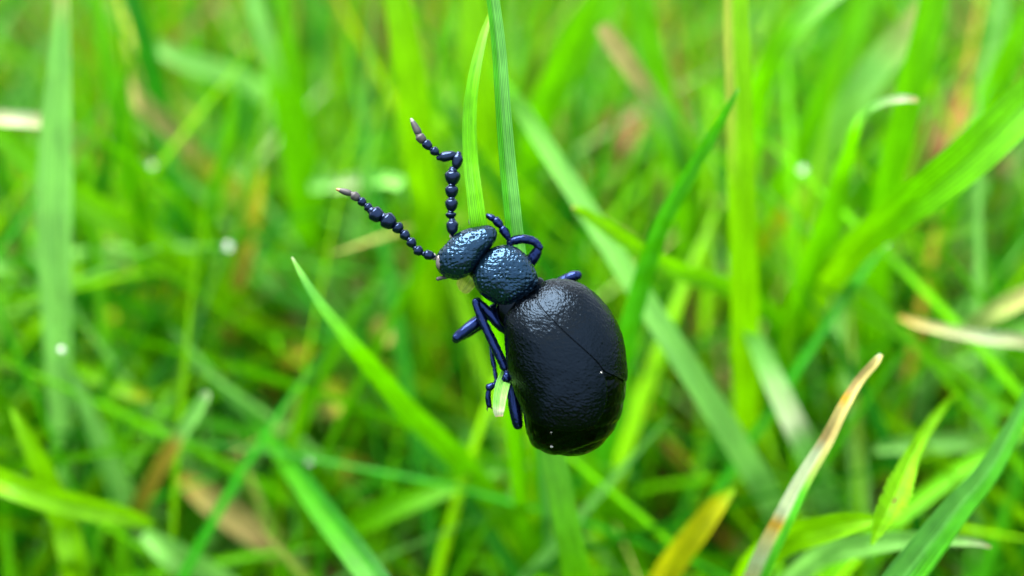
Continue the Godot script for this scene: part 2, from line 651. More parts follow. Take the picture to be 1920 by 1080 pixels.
func named_blades() -> void:
	var G := [[0, "fresh"], [1, "fresh"]]
	var LM := [[0, "lime"], [1, "lime"]]
	var PL := [[0, "pale"], [1, "pale"]]
	var DK := [[0, "dark"], [1, "dark"]]
	var MD := [[0, "mid"], [1, "mid"]]
	var fine := {"cols": 25, "ridges": 0.018, "steps": 16, "fold": 0.3}
	# the blades in and near the plane of focus
	blade("sharp green blade with a reddish tip that runs down behind the beetle's head", [[0, "brown"], [0.06, "ochre"], [0.12, "lime"], [0.3, "fresh"], [1, "fresh"]],
		[[928, -8, -2, 3], [918, 30, -2, 9], [903, 80, -3, 16], [888, 150, -4, 22], [881, 220, -4, 26], [883, 300, -4, 28], [891, 370, -5, 30], [899, 430, -5, 33], [915, 520, -2, 36], [935, 610, 6, 36]].map(func(q): return [q[0], q[1], q[2] + 5.5, q[3]]),
		fine.merged({"turn": 0.2, "name": "gripped_blade"}))
	blade("sharp two-toned blade right of the head with a pale ridge down its middle", [[0, "sage"], [1, "sage"]],
		[[915, -60, -1, 22], [927, 20, -1, 25], [936, 100, -1, 27], [943, 200, -1, 29], [951, 300, 0, 31], [959, 380, 0, 32], [965, 440, 1, 33], [975, 520, 7, 34], [990, 620, 14, 34]],
		fine.merged({"turn": -0.1, "fold": 0.9, "edge": [[0, "mid"], [1, "mid"]], "name": "gripped_blade"}))
	blade("bent whitish blade tip with a pink cut end below the beetle's front foot", [[0, "pink"], [0.025, "white"], [0.09, "white"], [0.14, "pale"], [0.3, "pale"], [1, "fresh"]],
		[[936, 781, -3, 14], [935, 766, -3, 22], [939, 735, -2, 26], [946, 712, 0, 27], [962, 690, 6, 30], [990, 690, 12, 36], [1020, 760, 16, 44], [1040, 870, 18, 48], [1062, 980, 20, 50], [1085, 1090, 24, 52]],
		fine.merged({"turn": 0.15, "steps": 12}))
	blade("rounded bright green leaf end showing in the gap under the beetle's head", [[0, "cream"], [0.3, "cream"], [0.5, "lime"], [1, "lime"]],
		[[864, 546, 2, 12], [868, 541, 2, 28], [876, 528, 2, 36], [890, 512, 3, 40], [915, 520, 5, 40], [945, 570, 10, 38], [975, 660, 20, 38]],
		fine.merged({"cols": 21, "ridges": 0.03}))
	blade("slender blade with pale tip starting left of the beetle and running down right", [[0, "white"], [0.05, "pale"], [0.2, "sage"], [0.4, "fresh"], [1, "fresh"]],
		[[548, 482, 4, 4], [565, 512, 7, 12], [590, 552, 11, 18], [640, 618, 18, 27], [700, 690, 25, 36], [770, 772, 31, 42], [850, 850, 37, 46], [945, 955, 43, 50], [1040, 1050, 49, 52], [1100, 1110, 55, 52]],
		fine.merged({"turn": 0.25}))
	blade("dark green blade with a narrow pointed tip standing right of the beetle", [[0, "pale"], [0.04, "mid"], [0.5, "mid"], [1, "mid"]],
		[[1384, 166, 14, 4], [1368, 196, 14, 13], [1335, 255, 16, 22], [1290, 330, 18, 29], [1250, 400, 20, 33], [1215, 490, 23, 37], [1185, 590, 27, 40], [1160, 690, 33, 42], [1140, 800, 41, 42]],
		fine.merged({"turn": -0.35, "fold": 0.6}))
	blade("dried straw blade with orange patches and one green edge, lower right", [[0, "white"], [0.1, "straw"], [0.30, "beige"], [0.34, "orange"], [0.38, "straw"], [0.5, "beige"], [0.55, "white"], [0.74, "white"], [0.78, "orange"], [0.81, "straw"], [0.9, "white"], [1, "straw"]],
		[[1652, 664, 7, 8], [1640, 680, 7, 16], [1610, 715, 8, 18], [1580, 765, 8, 22], [1550, 825, 9, 26], [1505, 900, 10, 32], [1470, 970, 11, 38], [1435, 1040, 13, 42], [1405, 1110, 16, 44]],
		fine.merged({"turn": 0.2, "edge": [[0, "straw"], [0.5, "straw"], [0.66, "mid"], [1, "mid"]], "edge_side": -1.0, "mat": "dry"}))
	blade("broad dark green blade crossing the lower right corner in focus", [[0, "mid"], [0.3, "sage"], [1, "sage"]],
		[[1960, 640, 20, 12], [1930, 735, 17, 26], [1895, 810, 14, 38], [1850, 885, 12, 50], [1795, 950, 10, 60], [1740, 1020, 9, 70], [1690, 1085, 8, 76], [1640, 1150, 8, 76]],
		fine.merged({"turn": -0.2, "fold": 0.45, "edge": [[0, "mid"], [1, "mid"]], "edge_side": -1.0}))
	blade("torn lime blade with a brown spot and ragged end, lower right", [[0, "lime"], [1, "lime"]],
		[[1634, 1022, 9, 4], [1646, 995, 9, 26], [1662, 960, 9, 46], [1680, 925, 10, 58], [1695, 890, 11, 46], [1712, 850, 13, 34], [1740, 800, 18, 26], [1775, 757, 24, 15], [1796, 742, 38, 10], [1806, 775, 56, 12], [1806, 850, 76, 14]],
		fine.merged({"turn": 0.1, "ridges": 0.03, "spots": [[0.27, 0.2, 0.022, 0.16]], "ragged": 0.35}))
	blade("pale bluish blade with a pinkish tip pointing right in the lower right corner", [[0, "pink"], [0.08, "white"], [0.3, "pale"], [1, "pale"]],
		[[1858, 1026, 15, 4], [1830, 1018, 15, 12], [1770, 1012, 16, 24], [1700, 1012, 18, 34], [1620, 1022, 20, 42], [1540, 1042, 24, 46], [1480, 1090, 32, 46]], fine)
	blade("bright lime blade lying flat just left of the torn blade", LM,
		[[1650, 972, 12, 10], [1600, 978, 13, 40], [1540, 992, 15, 54], [1480, 1010, 18, 58], [1420, 1050, 24, 58], [1390, 1110, 32, 58]])
	blade("saturated deep green blade leaning up left along the lower edge", MD,
		[[470, 770, 54, 8], [510, 825, 45, 26], [560, 895, 35, 38], [610, 965, 27, 45], [660, 1030, 21, 49], [710, 1095, 17, 50], [750, 1150, 16, 50]], fine.merged({"turn": -0.3, "fold": 0.7, "tone": 0.8, "edge": [[0, "dark"], [1, "dark"]], "edge_side": -1.0}))
	blade("lime blade with a pale pointed tip just right of the beetle's pronotum", [[0, "straw"], [0.06, "lime"], [1, "fresh"]],
		[[1072, 388, 18, 8], [1100, 402, 20, 20], [1150, 436, 22, 26], [1210, 475, 26, 30], [1290, 515, 32, 34], [1380, 545, 40, 36], [1460, 600, 52, 36]])
	blade("long pale diagonal blade passing behind the beetle to the lower right", [[0, "fresh"], [0.3, "pale"], [1, "pale"]],
		[[925, 130, 28, 20], [970, 195, 32, 30], [1040, 300, 31, 36], [1120, 425, 30, 38], [1200, 550, 29, 42], [1290, 690, 30, 46], [1370, 815, 34, 48], [1440, 930, 41, 50], [1490, 1020, 50, 50]])
	blade("tall pale blade standing full height near the left edge", [[0, "straw"], [0.12, "pale"], [1, "pale"]],
		[[118, -60, 26, 26], [116, 60, 28, 36], [110, 200, 30, 54], [106, 330, 32, 66], [105, 470, 34, 66], [110, 600, 37, 56], [114, 730, 41, 46], [120, 850, 46, 40], [126, 950, 54, 38]], {"fold": 0.6, "cols": 13})
	blade("yellow green vertical blade with a cream stripe right of centre", [[0, "lime"], [1, "lime"]],
		[[1376, -60, 16, 44], [1382, 100, 18, 50], [1387, 250, 21, 52], [1391, 400, 25, 54], [1395, 560, 31, 54], [1398, 700, 40, 52], [1400, 820, 50, 50]], {"edge": [[0, "cream"], [0.25, "cream"], [0.45, "lime"], [1, "lime"]], "edge_side": 1.0, "fold": 0.35})
	blade("very broad bright blade sweeping in from the right edge", [[0, "fresh"], [0.6, "fresh"], [1, "lime"]],
		[[2010, 110, 12, 70], [1930, 185, 13, 78], [1840, 275, 15, 82], [1750, 350, 19, 78], [1670, 410, 25, 66], [1600, 470, 34, 60], [1540, 540, 46, 56]], {"fold": 0.4, "turn": 0.2})
	blade("curled over blade with a thin pale tip pointing right, upper right", [[0, "straw"], [0.1, "white"], [0.3, "pale"], [0.5, "fresh"], [1, "fresh"]],
		[[1722, 187, 17, 10], [1690, 185, 17, 16], [1655, 191, 18, 17], [1622, 210, 19, 20], [1600, 250, 23, 26], [1580, 320, 31, 34], [1550, 420, 36, 42], [1510, 530, 44, 46], [1480, 640, 54, 46]])
	blade("broad bright blade rising to the top edge in the upper right", [[0, "fresh"], [1, "fresh"]],
		[[1760, -60, 26, 50], [1738, 50, 29, 54], [1712, 150, 32, 56], [1685, 260, 36, 56], [1660, 370, 41, 54], [1642, 500, 48, 52], [1640, 640, 58, 50], [1640, 780, 70, 48]])
	blade("pale yellowish blade leaning right behind the broad upper right blade", [[0, "straw"], [0.4, "pale"], [1, "lime"]],
		[[1760, -20, 48, 30], [1700, 60, 48, 50], [1640, 130, 50, 60], [1590, 210, 52, 60], [1540, 310, 58, 54], [1500, 420, 66, 50]])
	blade("light green blade arching from the top edge to the yellow green stem", [[0, "pale"], [0.4, "fresh"], [1, "fresh"]],
		[[1580, -30, 36, 40], [1530, 10, 36, 42], [1475, 65, 37, 44], [1435, 140, 40, 44], [1412, 220, 46, 42], [1400, 330, 56, 40]])
	blade("mid green blade slanting between the arching blade and the curled tip", G,
		[[1640, -60, 48, 40], [1600, 50, 50, 46], [1555, 170, 53, 50], [1500, 290, 58, 50], [1450, 400, 65, 48], [1420, 500, 74, 46]])
	blade("bright blade falling steeply from the top edge at centre right", G,
		[[1185, -50, 48, 36], [1205, 40, 50, 44], [1232, 140, 53, 48], [1258, 250, 58, 50], [1275, 350, 66, 48], [1285, 460, 76, 46]])
	blade("broken pale yellow blade end left of the steep bright blade", [[0, "straw"], [0.5, "straw"], [0.7, "pale"], [1, "fresh"]],
		[[1126, 48, 38, 26], [1150, 80, 39, 36], [1185, 130, 41, 38], [1220, 180, 45, 36], [1260, 250, 54, 36], [1290, 340, 66, 36]], {"mat": "dry"})
	blade("wide fresh blade leaning right at the top centre beside the two gripped blades", G,
		[[1160, -60, 44, 50], [1120, 20, 46, 60], [1075, 100, 50, 64], [1030, 180, 55, 60], [1000, 270, 62, 56], [985, 380, 72, 54]])
	blade("upright lime blade seen between the two gripped blades", LM,
		[[880, -40, 52, 40], [892, 60, 54, 60], [902, 180, 57, 70], [910, 300, 62, 72], [916, 430, 70, 66]])
	blade("broad yellowish lime blade standing above the long antenna", LM,
		[[735, -60, 32, 40], [752, 30, 34, 54], [768, 130, 37, 60], [782, 240, 41, 62], [795, 360, 47, 60], [805, 480, 55, 58], [812, 610, 66, 56]])
	blade("whitish short blade lying level behind the tip of the left antenna", [[0, "pale"], [0.2, "pale"], [0.4, "white"], [0.6, "pale"], [1, "pale"]],
		[[582, 350, 60, 18], [610, 346, 60, 24], [650, 342, 61, 26], [700, 336, 64, 24], [750, 345, 46, 26], [780, 390, 58, 26]], {"mat": "dry"})
	blade("bright blade curving from the top edge down the left side", G,
		[[172, -50, 46, 24], [192, 60, 48, 32], [220, 180, 51, 42], [245, 310, 55, 48], [265, 440, 61, 50], [280, 580, 70, 48]])
	blade("deep green blade at upper left slanting down to the right", DK,
		[[235, -50, 52, 34], [262, 40, 54, 38], [285, 130, 57, 40], [305, 220, 62, 38], [325, 320, 70, 36]])
	blade("cream coloured dead blade reaching in from the left edge", [[0, "straw"], [0.4, "white"], [1, "straw"]],
		[[112, 232, 38, 22], [70, 226, 37, 28], [20, 222, 37, 28], [-50, 220, 39, 28], [-120, 260, 50, 28]], {"mat": "dry"})
	blade("long bright blade crossing diagonally from the left edge", [[0, "fresh"], [1, "lime"]],
		[[-60, 205, 42, 30], [10, 262, 43, 40], [90, 325, 45, 46], [180, 390, 48, 50], [280, 455, 52, 56], [370, 520, 58, 58], [450, 590, 66, 56], [520, 680, 78, 52]])
	blade("pale grey green blade lying level in the upper left", PL,
		[[290, 85, 70, 20], [340, 110, 70, 36], [410, 135, 72, 40], [480, 165, 76, 36], [540, 220, 86, 34]])
	blade("straw yellow broken blade below the pale level blade at upper left", [[0, "straw"], [0.5, "straw"], [0.7, "yellow"], [1, "straw"]],
		[[232, 155, 58, 20], [262, 190, 58, 38], [300, 225, 60, 36], [345, 270, 63, 32], [400, 320, 68, 36], [445, 360, 76, 34], [480, 430, 88, 30]], {"mat": "dry"})
	blade("slim upright blade beside the ochre stem on the left", G,
		[[442, 150, 50, 10], [432, 230, 52, 20], [415, 320, 55, 24], [395, 400, 60, 26], [370, 480, 67, 28], [340, 580, 78, 28]])
	blade("ochre brown dying blade standing upright left of the antennae", [[0, "yellow"], [0.4, "ochre"], [1, "ochre"]],
		[[488, 320, 60, 12], [478, 400, 61, 24], [460, 480, 63, 28], [440, 560, 66, 30], [422, 640, 70, 32], [415, 730, 77, 34], [415, 820, 86, 34]], {"mat": "dry"})
	blade("long upright blade with a frosted top left of the antennae", [[0, "pale"], [0.25, "pale"], [0.45, "fresh"], [1, "fresh"]],
		[[468, -50, 46, 28], [485, 30, 48, 34], [508, 110, 51, 36], [530, 200, 55, 38], [552, 310, 60, 38], [572, 420, 67, 38], [585, 540, 76, 36]])
	blade("narrow fresh blade just left of the whitish level blade", G,
		[[520, -50, 56, 26], [540, 60, 58, 30], [560, 180, 62, 34], [578, 300, 68, 34], [592, 420, 76, 34], [600, 540, 86, 34]])
	blade("lime pointed blade rising in the lower left corner", LM,
		[[22, 765, 26, 6], [40, 800, 26, 24], [68, 855, 27, 38], [98, 920, 29, 48], [125, 990, 32, 52], [142, 1070, 32, 54], [150, 1140, 40, 54]], {"cols": 13})
	blade("thick lime blade crossing the lower left corner from the edge", LM,
		[[285, 985, 30, 14], [235, 968, 28, 36], [160, 952, 26, 46], [80, 930, 24, 50], [10, 905, 24, 48], [-60, 875, 28, 46]], {"cols": 13})
	blade("bluish pale blade slanting right in the lower left quarter", PL,
		[[140, 700, 40, 16], [165, 770, 41, 30], [195, 840, 43, 40], [225, 910, 46, 44], [255, 980, 51, 46], [290, 1060, 60, 46]])
	blade("ochre blade with a pale green broken tip in the lower left quarter", [[0, "white"], [0.1, "pale"], [0.35, "pale"], [0.45, "ochre"], [1, "ochre"]],
		[[390, 735, 30, 14], [372, 765, 31, 26], [345, 805, 33, 28], [315, 850, 36, 30], [290, 895, 40, 30], [262, 945, 46, 30], [230, 1010, 56, 28]], {"mat": "dry"})
	blade("wide beige dead blade lying low at the bottom left of centre", [[0, "ochre"], [0.3, "straw"], [0.6, "beige"], [1, "beige"]],
		[[340, 895, 52, 26], [380, 925, 52, 46], [440, 970, 53, 54], [510, 1015, 54, 56], [580, 1060, 57, 54], [650, 1110, 63, 50]], {"mat": "dry"})
	blade("pale green blade lying level under the slender blade at bottom centre", [[0, "pale"], [0.3, "fresh"], [1, "fresh"]],
		[[990, 868, 46, 10], [930, 880, 44, 30], [850, 905, 43, 40], [770, 935, 43, 46], [690, 970, 45, 48], [620, 1005, 50, 46], [560, 1060, 60, 44]])
	blade("frosted pale wide blade at the very bottom left of the beige one", PL,
		[[270, 1000, 38, 24], [310, 1030, 37, 50], [360, 1062, 38, 60], [420, 1100, 41, 60], [480, 1150, 48, 56]])
	blade("short olive yellow blade lying level left of the ochre tip", [[0, "yellow"], [0.3, "lime"], [1, "fresh"]],
		[[275, 745, 48, 14], [245, 733, 48, 28], [200, 715, 50, 30], [150, 690, 54, 30], [100, 680, 64, 28]])
	blade("vivid yellow blade rising at the bottom right of the beetle", [[0, "lime"], [0.2, "yellow"], [1, "yellow"]],
		[[1375, 915, 26, 10], [1345, 945, 26, 34], [1310, 990, 27, 46], [1275, 1035, 29, 50], [1240, 1090, 33, 52], [1210, 1150, 40, 50]])
	blade("whitish withered blade between the long diagonal and the straw blade", [[0, "fresh"], [0.3, "pale"], [0.6, "white"], [0.7, "pale"], [1, "pale"]],
		[[1385, 570, 36, 14], [1410, 625, 35, 30], [1440, 690, 35, 40], [1470, 755, 35, 44], [1500, 820, 36, 44], [1530, 890, 40, 42], [1555, 970, 48, 40]], {"mat": "dry"})
	blade("thin straw blade with a brownish tip lying level at the right edge", [[0, "ochre"], [0.2, "straw"], [0.6, "white"], [1, "straw"]],
		[[1686, 594, 36, 8], [1720, 606, 35, 16], [1780, 620, 34, 20], [1850, 632, 34, 24], [1930, 640, 36, 26], [2010, 660, 44, 26]], {"mat": "dry"})
	blade("pale green level blade behind the torn blade at the right edge", PL,
		[[1640, 842, 44, 16], [1690, 835, 43, 30], [1760, 830, 43, 34], [1840, 826, 43, 36], [1930, 826, 45, 36], [2010, 850, 54, 36]])
	blade("fresh blade fanning down to the bottom edge right of the beetle's tail", G,
		[[1090, 830, 40, 20], [1112, 890, 41, 44], [1140, 950, 43, 56], [1170, 1020, 46, 60], [1200, 1100, 51, 60]])
	blade("greyish pale upright blade in the upper right corner", PL,
		[[1880, -40, 54, 30], [1870, 50, 56, 38], [1858, 140, 59, 42], [1846, 240, 64, 42], [1830, 350, 72, 40]])
	blade("bright blade leaning in the very top right corner", G,
		[[1960, -10, 40, 40], [1920, 50, 41, 44], [1880, 130, 44, 46], [1840, 220, 49, 44], [1800, 320, 58, 42]])
	blade("cream blade slanting up to the right edge above the thin straw blade", [[0, "straw"], [1, "pale"]],
		[[1960, 535, 36, 30], [1900, 565, 36, 38], [1840, 600, 38, 36], [1780, 650, 44, 34], [1740, 720, 54, 32]], {"mat": "dry"})
	blade("upright fresh blade left of the broad upper right blade's foot", G,
		[[1590, 380, 50, 16], [1560, 470, 52, 36], [1530, 570, 55, 44], [1510, 680, 60, 46], [1500, 800, 68, 46]])
	blade("yellow lime blade slanting behind the yellow green stem", [[0, "lime"], [0.3, "yellow"], [1, "lime"]],
		[[1510, 340, 58, 14], [1480, 390, 58, 28], [1440, 440, 60, 32], [1400, 490, 63, 34], [1350, 560, 70, 34]])
	for d in [["pale yellow curled dead leaf lying left of the beetle's hind leg", "straw", "yellow", 600, 770, 668, 730, 66, 62], ["ochre dead leaf end low down left of the beetle's tail", "yellow", "ochre", 620, 870, 705, 900, 64, 50],
		["small yellow dead leaf bit beside the slender blade", "yellow", "straw", 700, 640, 745, 610, 62, 48], ["dull ochre dead leaf under the level blade at the right edge", "ochre", "beige", 1720, 900, 1880, 885, 74, 56],
		["brown dead leaf in the gap at upper right", "brown", "brown", 1690, 330, 1830, 150, 78, 90], ["straw coloured dead leaf at the right edge under the broad bright blade", "beige", "straw", 1860, 330, 1935, 300, 90, 50],
		["brown withered leaf left of the dark pointed blade", "brown", "brown", 1120, 300, 1200, 200, 82, 70], ["yellowish dead leaf end between ochre stem and slender blade", "yellow", "ochre", 520, 690, 590, 640, 70, 40]]:
		var x0: float = d[3]
		var y0: float = d[4]
		var x1: float = d[5]
		var y1: float = d[6]
		blade(d[0], [[0, d[1]], [0.5, d[2]], [1, d[1]]], [[x0, y0, d[7], d[8] * 0.4], [lerpf(x0, x1, 0.35), lerpf(y0, y1, 0.35) - 6, d[7] - 3, d[8]], [lerpf(x0, x1, 0.7), lerpf(y0, y1, 0.7) - 4, d[7], d[8] * 0.9], [x1, y1, d[7] + 8, d[8] * 0.5]],
			{"mat": "dry", "name": "dead_leaf", "category": "dead leaf", "group": "dead leaves among the grass", "rooted": false})

# ---------------------------------------------------------------- the beetle
func beetle() -> void:
	var B := Node3D.new()
	B.name = numbered("beetle")
	add_child(B)
	B.position = focus * MM
	B.rotation.x = -deg_to_rad(PITCH)
	tag(B, "shiny blue black beetle with swollen abdomen clinging to grass blades", "beetle")

	# ---- relief of the armour
	var cell := FastNoiseLite.new()
	cell.noise_type = FastNoiseLite.TYPE_CELLULAR
	cell.cellular_return_type = FastNoiseLite.RETURN_DISTANCE
	cell.cellular_jitter = 0.7
	cell.frequency = 1.0 / 7.6
	cell.seed = 12
	var warp := FastNoiseLite.new()
	warp.frequency = 0.035
	warp.seed = 8
	var pits := func(q: Vector3) -> float:
		var d := cell.get_noise_3d(q.x, q.y, q.z * 0.5) + 1.0
		return -4.6 * exp(-pow(d / 0.33, 2.0)) + 0.7 * warp.get_noise_3dv(q)
	var leather := FastNoiseLite.new()
	leather.noise_type = FastNoiseLite.TYPE_CELLULAR
	leather.cellular_return_type = FastNoiseLite.RETURN_DISTANCE2_SUB
	leather.frequency = 1.0 / 5.4
	leather.seed = 21
	var wrinkle := FastNoiseLite.new()
	wrinkle.frequency = 0.11
	wrinkle.fractal_octaves = 3
	wrinkle.seed = 22

	# ---- head
	var head := put("head", pillow([Vector2(816, 492), Vector2(819, 476), Vector2(832, 460), Vector2(848, 443), Vector2(868, 431), Vector2(892, 425), Vector2(914, 422), Vector2(928, 428),
		Vector2(932, 441), Vector2(926, 457), Vector2(911, 476), Vector2(897, 497), Vector2(882, 514), Vector2(858, 525), Vector2(834, 520), Vector2(820, 507)],
		Vector2(874, 474), 40, 45, 240, 110, pits, -2.0, Vector2(6, -2), 0.94), M.shell, B)
	put("eye", pillow([Vector2(819, 482), Vector2(826, 478), Vector2(831, 486), Vector2(831, 500), Vector2(824, 506), Vector2(818, 498)], Vector2(825, 492), 7, 8, 32, 20, null, 9.0), M.eye, head)
	put("palp", tube([Vector4(842, 520, -8, 2.2), Vector4(834, 521, -6, 2.6), Vector4(828, 521, -5, 3.6), Vector4(821, 523, -4, 3.8)], 4, 10), M.tip, head)
	put("palp", tube([Vector4(905, 428, -14, 2.0), Vector4(893, 424, -16, 2.4), Vector4(884, 416, -16, 3.2)], 4, 10), M.tip, head)
	put("neck", tube([Vector4(884, 486, -14, 26), Vector4(905, 500, -12, 30), Vector4(930, 514, -10, 34)], 4, 24), M.belly, B)

	# ---- pronotum
	var rim_line := spline([Vector2(1012, 528), Vector2(1004, 543), Vector2(990, 556), Vector2(974, 568), Vector2(958, 576)], 8)
	var pro := func(q: Vector3) -> float:
		var v: float = pits.call(q) * 1.1
		var best := 99.0
		for r: Vector2 in rim_line:
			best = minf(best, r.distance_to(Vector2(q.x, q.y) + Vector2(6, 6)))
		v -= 2.2 * exp(-best * best / 8.0)
		v -= 3.0 * exp(-(pow(q.x - 962, 2) + pow(q.y - 530, 2)) / 500.0)
		return v
	put("pronotum", pillow([Vector2(886, 512), Vector2(893, 494), Vector2(906, 478), Vector2(925, 464), Vector2(950, 459), Vector2(971, 465), Vector2(990, 481), Vector2(1003, 502),
		Vector2(1011, 522), Vector2(1010, 538), Vector2(998, 555), Vector2(978, 570), Vector2(958, 578), Vector2(938, 573), Vector2(915, 563), Vector2(898, 550), Vector2(888, 532)],
		Vector2(948, 518), 46, 44, 280, 120, pro, -2.0, Vector2(-2, -6), 0.9), M.shell, B)
	put("mesothorax", pillow([Vector2(930, 575), Vector2(955, 545), Vector2(990, 525), Vector2(1014, 520), Vector2(1030, 545), Vector2(1010, 590), Vector2(975, 620), Vector2(942, 612)],
		Vector2(980, 570), 28, 46, 80, 40, func(q): return 0.5 * wrinkle.get_noise_3dv(q), -8.0), M.belly, B)

	# ---- abdomen: one swollen body, with the seams of its segments
	var shape := [Vector2(944, 602), Vector2(946, 640), Vector2(950, 680), Vector2(958, 712), Vector2(968, 742), Vector2(977, 766), Vector2(982, 790), Vector2(986, 815), Vector2(995, 834),
		Vector2(1012, 847), Vector2(1040, 855), Vector2(1070, 857), Vector2(1100, 852), Vector2(1128, 836), Vector2(1150, 810), Vector2(1165, 780), Vector2(1174, 740), Vector2(1175, 690),
		Vector2(1169, 640), Vector2(1154, 600), Vector2(1130, 564), Vector2(1100, 538), Vector2(1070, 525), Vector2(1040, 522), Vector2(1014, 528), Vector2(980, 548), Vector2(955, 574)]
	var mid := Vector2(1062, 680)
	var R := outline(shape, mid)
	var top := 96.0
	var dome := func(q: Vector2) -> Vector3:
		# the height over the plane of the outline
		var v := q - mid
		var rho := minf(v.length() / radius_at(R, v.angle()), 0.9995)
		return Vector3(q.x, q.y, top * pow(1.0 - rho * rho, 0.48))
	var axis := Vector2(0.30, 0.954)
	var seams := func(q: Vector3) -> float:
		var s := (Vector2(q.x, q.y) - mid).dot(axis) + 0.0014 * pow((Vector2(q.x, q.y) - mid).cross(axis), 2) * -1.0
		var v := -1.6
		for g in [-20.0, 42.0, 92.0, 128.0, 156.0]:
			var d: float = s - g
			v -= (1.7 if d > 0 else 1.1) * exp(-d * d / (70.0 if d > 0 else 10.0))
		return v + 0.9 * wrinkle.get_noise_3dv(q * 0.7)
	put("abdomen", pillow(shape, mid, top, 84, 260, 130, seams, 0.0, Vector2.ZERO, 0.98), M.belly, B)

	# ---- wing covers: leathery shells that meet along the seam and part before the tail
	var rough := func(q: Vector3) -> float:
		var d := leather.get_noise_3d(q.x * (1.0 + 0.15), q.y, q.z)
		return 1.7 * d + 0.5 * wrinkle.get_noise_3dv(q) + 0.9 * warp.get_noise_3dv(q * 0.6)
	elytron(B, dome, rough,
		[Vector2(1004, 554), Vector2(1013, 575), Vector2(1031, 596), Vector2(1059, 624), Vector2(1089, 651), Vector2(1113, 674), Vector2(1126, 694), Vector2(1133, 726), Vector2(1128, 760), Vector2(1112, 792)],
		[Vector2(955, 580), Vector2(946, 600), Vector2(947, 640), Vector2(951, 680), Vector2(958, 710), Vector2(966, 735), Vector2(975, 757)],
		[Vector2(1004, 554), Vector2(985, 558), Vector2(968, 566), Vector2(955, 580)],
		[Vector2(1112, 792), Vector2(1085, 799), Vector2(1050, 800), Vector2(1010, 790), Vector2(985, 774), Vector2(975, 757)], false)
	elytron(B, dome, rough,
		[Vector2(1004.3, 553.7), Vector2(1013.4, 574.7), Vector2(1031.3, 595.7), Vector2(1059.3, 623.7), Vector2(1089.3, 650.7), Vector2(1113.5, 673.5), Vector2(1127, 690), Vector2(1146, 700), Vector2(1162, 708)],
		[Vector2(1013, 530), Vector2(1040, 523), Vector2(1070, 526), Vector2(1100, 539), Vector2(1129, 565), Vector2(1153, 600), Vector2(1168, 640), Vector2(1173, 680), Vector2(1174, 712)],
		[Vector2(1004.3, 553.7), Vector2(1006, 544), Vector2(1008, 536), Vector2(1013, 530)],
		[Vector2(1162, 708), Vector2(1166, 711), Vector2(1170, 713), Vector2(1174, 712)], true)

	# ---- antennae, bead by bead: x, y, z, length, width, material
	var left := joint("antenna", B)
	bead_row(left, [[[815, 481], [794, 476], 7, 8], [[793, 477], [778, 465], 5, 8.5], [[779, 464], [766, 448], 5, 8.5], [[767, 449], [753, 434], 6, 8.5], [[754, 435], [740, 421], 7, 10],
		[[742, 425], [717, 406], 10, 14], [[718, 412], [695, 394], 11, 13], [[697, 394], [685, 384], 6, 7.5], [[686, 385], [673, 373], 5.5, 7.5], [[675, 375], [659, 363], 6, 7.5], [[661, 364], [632, 355], 6.5, 5.5]], 2.0, "amber")
	var right := joint("antenna", B)
	bead_row(right, [[[848, 441], [848, 412], 8, 10], [[846, 411], [845, 397], 5, 9], [[846, 399], [847, 371], 6, 10.5], [[847, 374], [847, 346], 6, 11], [[848, 350], [849, 318], 7, 13],
		[[854, 319], [860, 288], 6, 9], [[858, 289], [822, 296], 7, 8.5], [[823, 289], [808, 279], 5, 7.5], [[809, 280], [794, 264], 6, 8], [[797, 268], [783, 252], 6.5, 8], [[787, 254], [771, 223], 8.5, 6]], 0.0, "pale")

	# ---- legs
	var hair := func(q: Vector3) -> float:
		return 1.7 * wrinkle.get_noise_3dv(q * 2.2)
	# front leg reaching up to the gripped blade
	var leg := joint("leg", B)
	put("femur", tube([Vector4(968, 512, -30, 9), Vector4(990, 494, -24, 11.5), Vector4(1004, 477, -18, 11), Vector4(1010, 464, -14, 8)], 6, 18, hair), M.limb, leg)
	put("tibia", tube([Vector4(1012, 464, -12, 7), Vector4(1002, 453, -10, 8), Vector4(984, 448, -8, 8.5), Vector4(966, 450, -8, 8.5), Vector4(956, 455, -10, 7)], 6, 16, hair), M.limb, leg)
	bristles(leg, [Vector4(1012, 464, -12, 7), Vector4(1002, 453, -10, 8), Vector4(984, 448, -8, 8.5), Vector4(966, 450, -8, 8.5), Vector4(956, 455, -10, 7)])
	put("tarsus_segment", tube([Vector4(955, 450, -10, 4), Vector4(950, 441, -9, 7.5), Vector4(944, 431, -9, 8.8)], 4, 14, hair), M.limb, leg)
	put("tarsus_segment", tube([Vector4(942, 428, -9, 3.6), Vector4(937, 421, -9, 7.2), Vector4(931, 414, -9, 8)], 4, 14, hair), M.limb, leg)
	put("tarsus_segment", tube([Vector4(929, 412, -9, 3.4), Vector4(922, 408, -9, 6.8), Vector4(914, 404, -9, 4)], 4, 14, hair), M.limb, leg)
	put("claw", tube([Vector4(915, 406, -10, 3), Vector4(905, 409, -14, 2.2), Vector4(893, 411, -17, 2.4), Vector4(883, 410, -15, 3.4), Vector4(880, 417, -11, 2.0), Vector4(881, 421, -9, 1.0)], 5, 10), M.tip, leg)
	# middle leg of the far side, its knee past the shoulder
	leg = joint("leg", B)
	put("femur", tube([Vector4(1010, 560, -46, 10), Vector4(1045, 534, -40, 11), Vector4(1074, 519, -34, 11), Vector4(1084, 516, -33, 9)], 6, 18, hair), M.limb, leg)
	put("tibia", tube([Vector4(1085, 517, -36, 7), Vector4(1062, 535, -60, 7.5), Vector4(1035, 556, -84, 7)], 6, 14, hair), M.limb, leg)
	bristles(leg, [Vector4(1085, 517, -36, 7), Vector4(1062, 535, -60, 7.5), Vector4(1035, 556, -84, 7)])
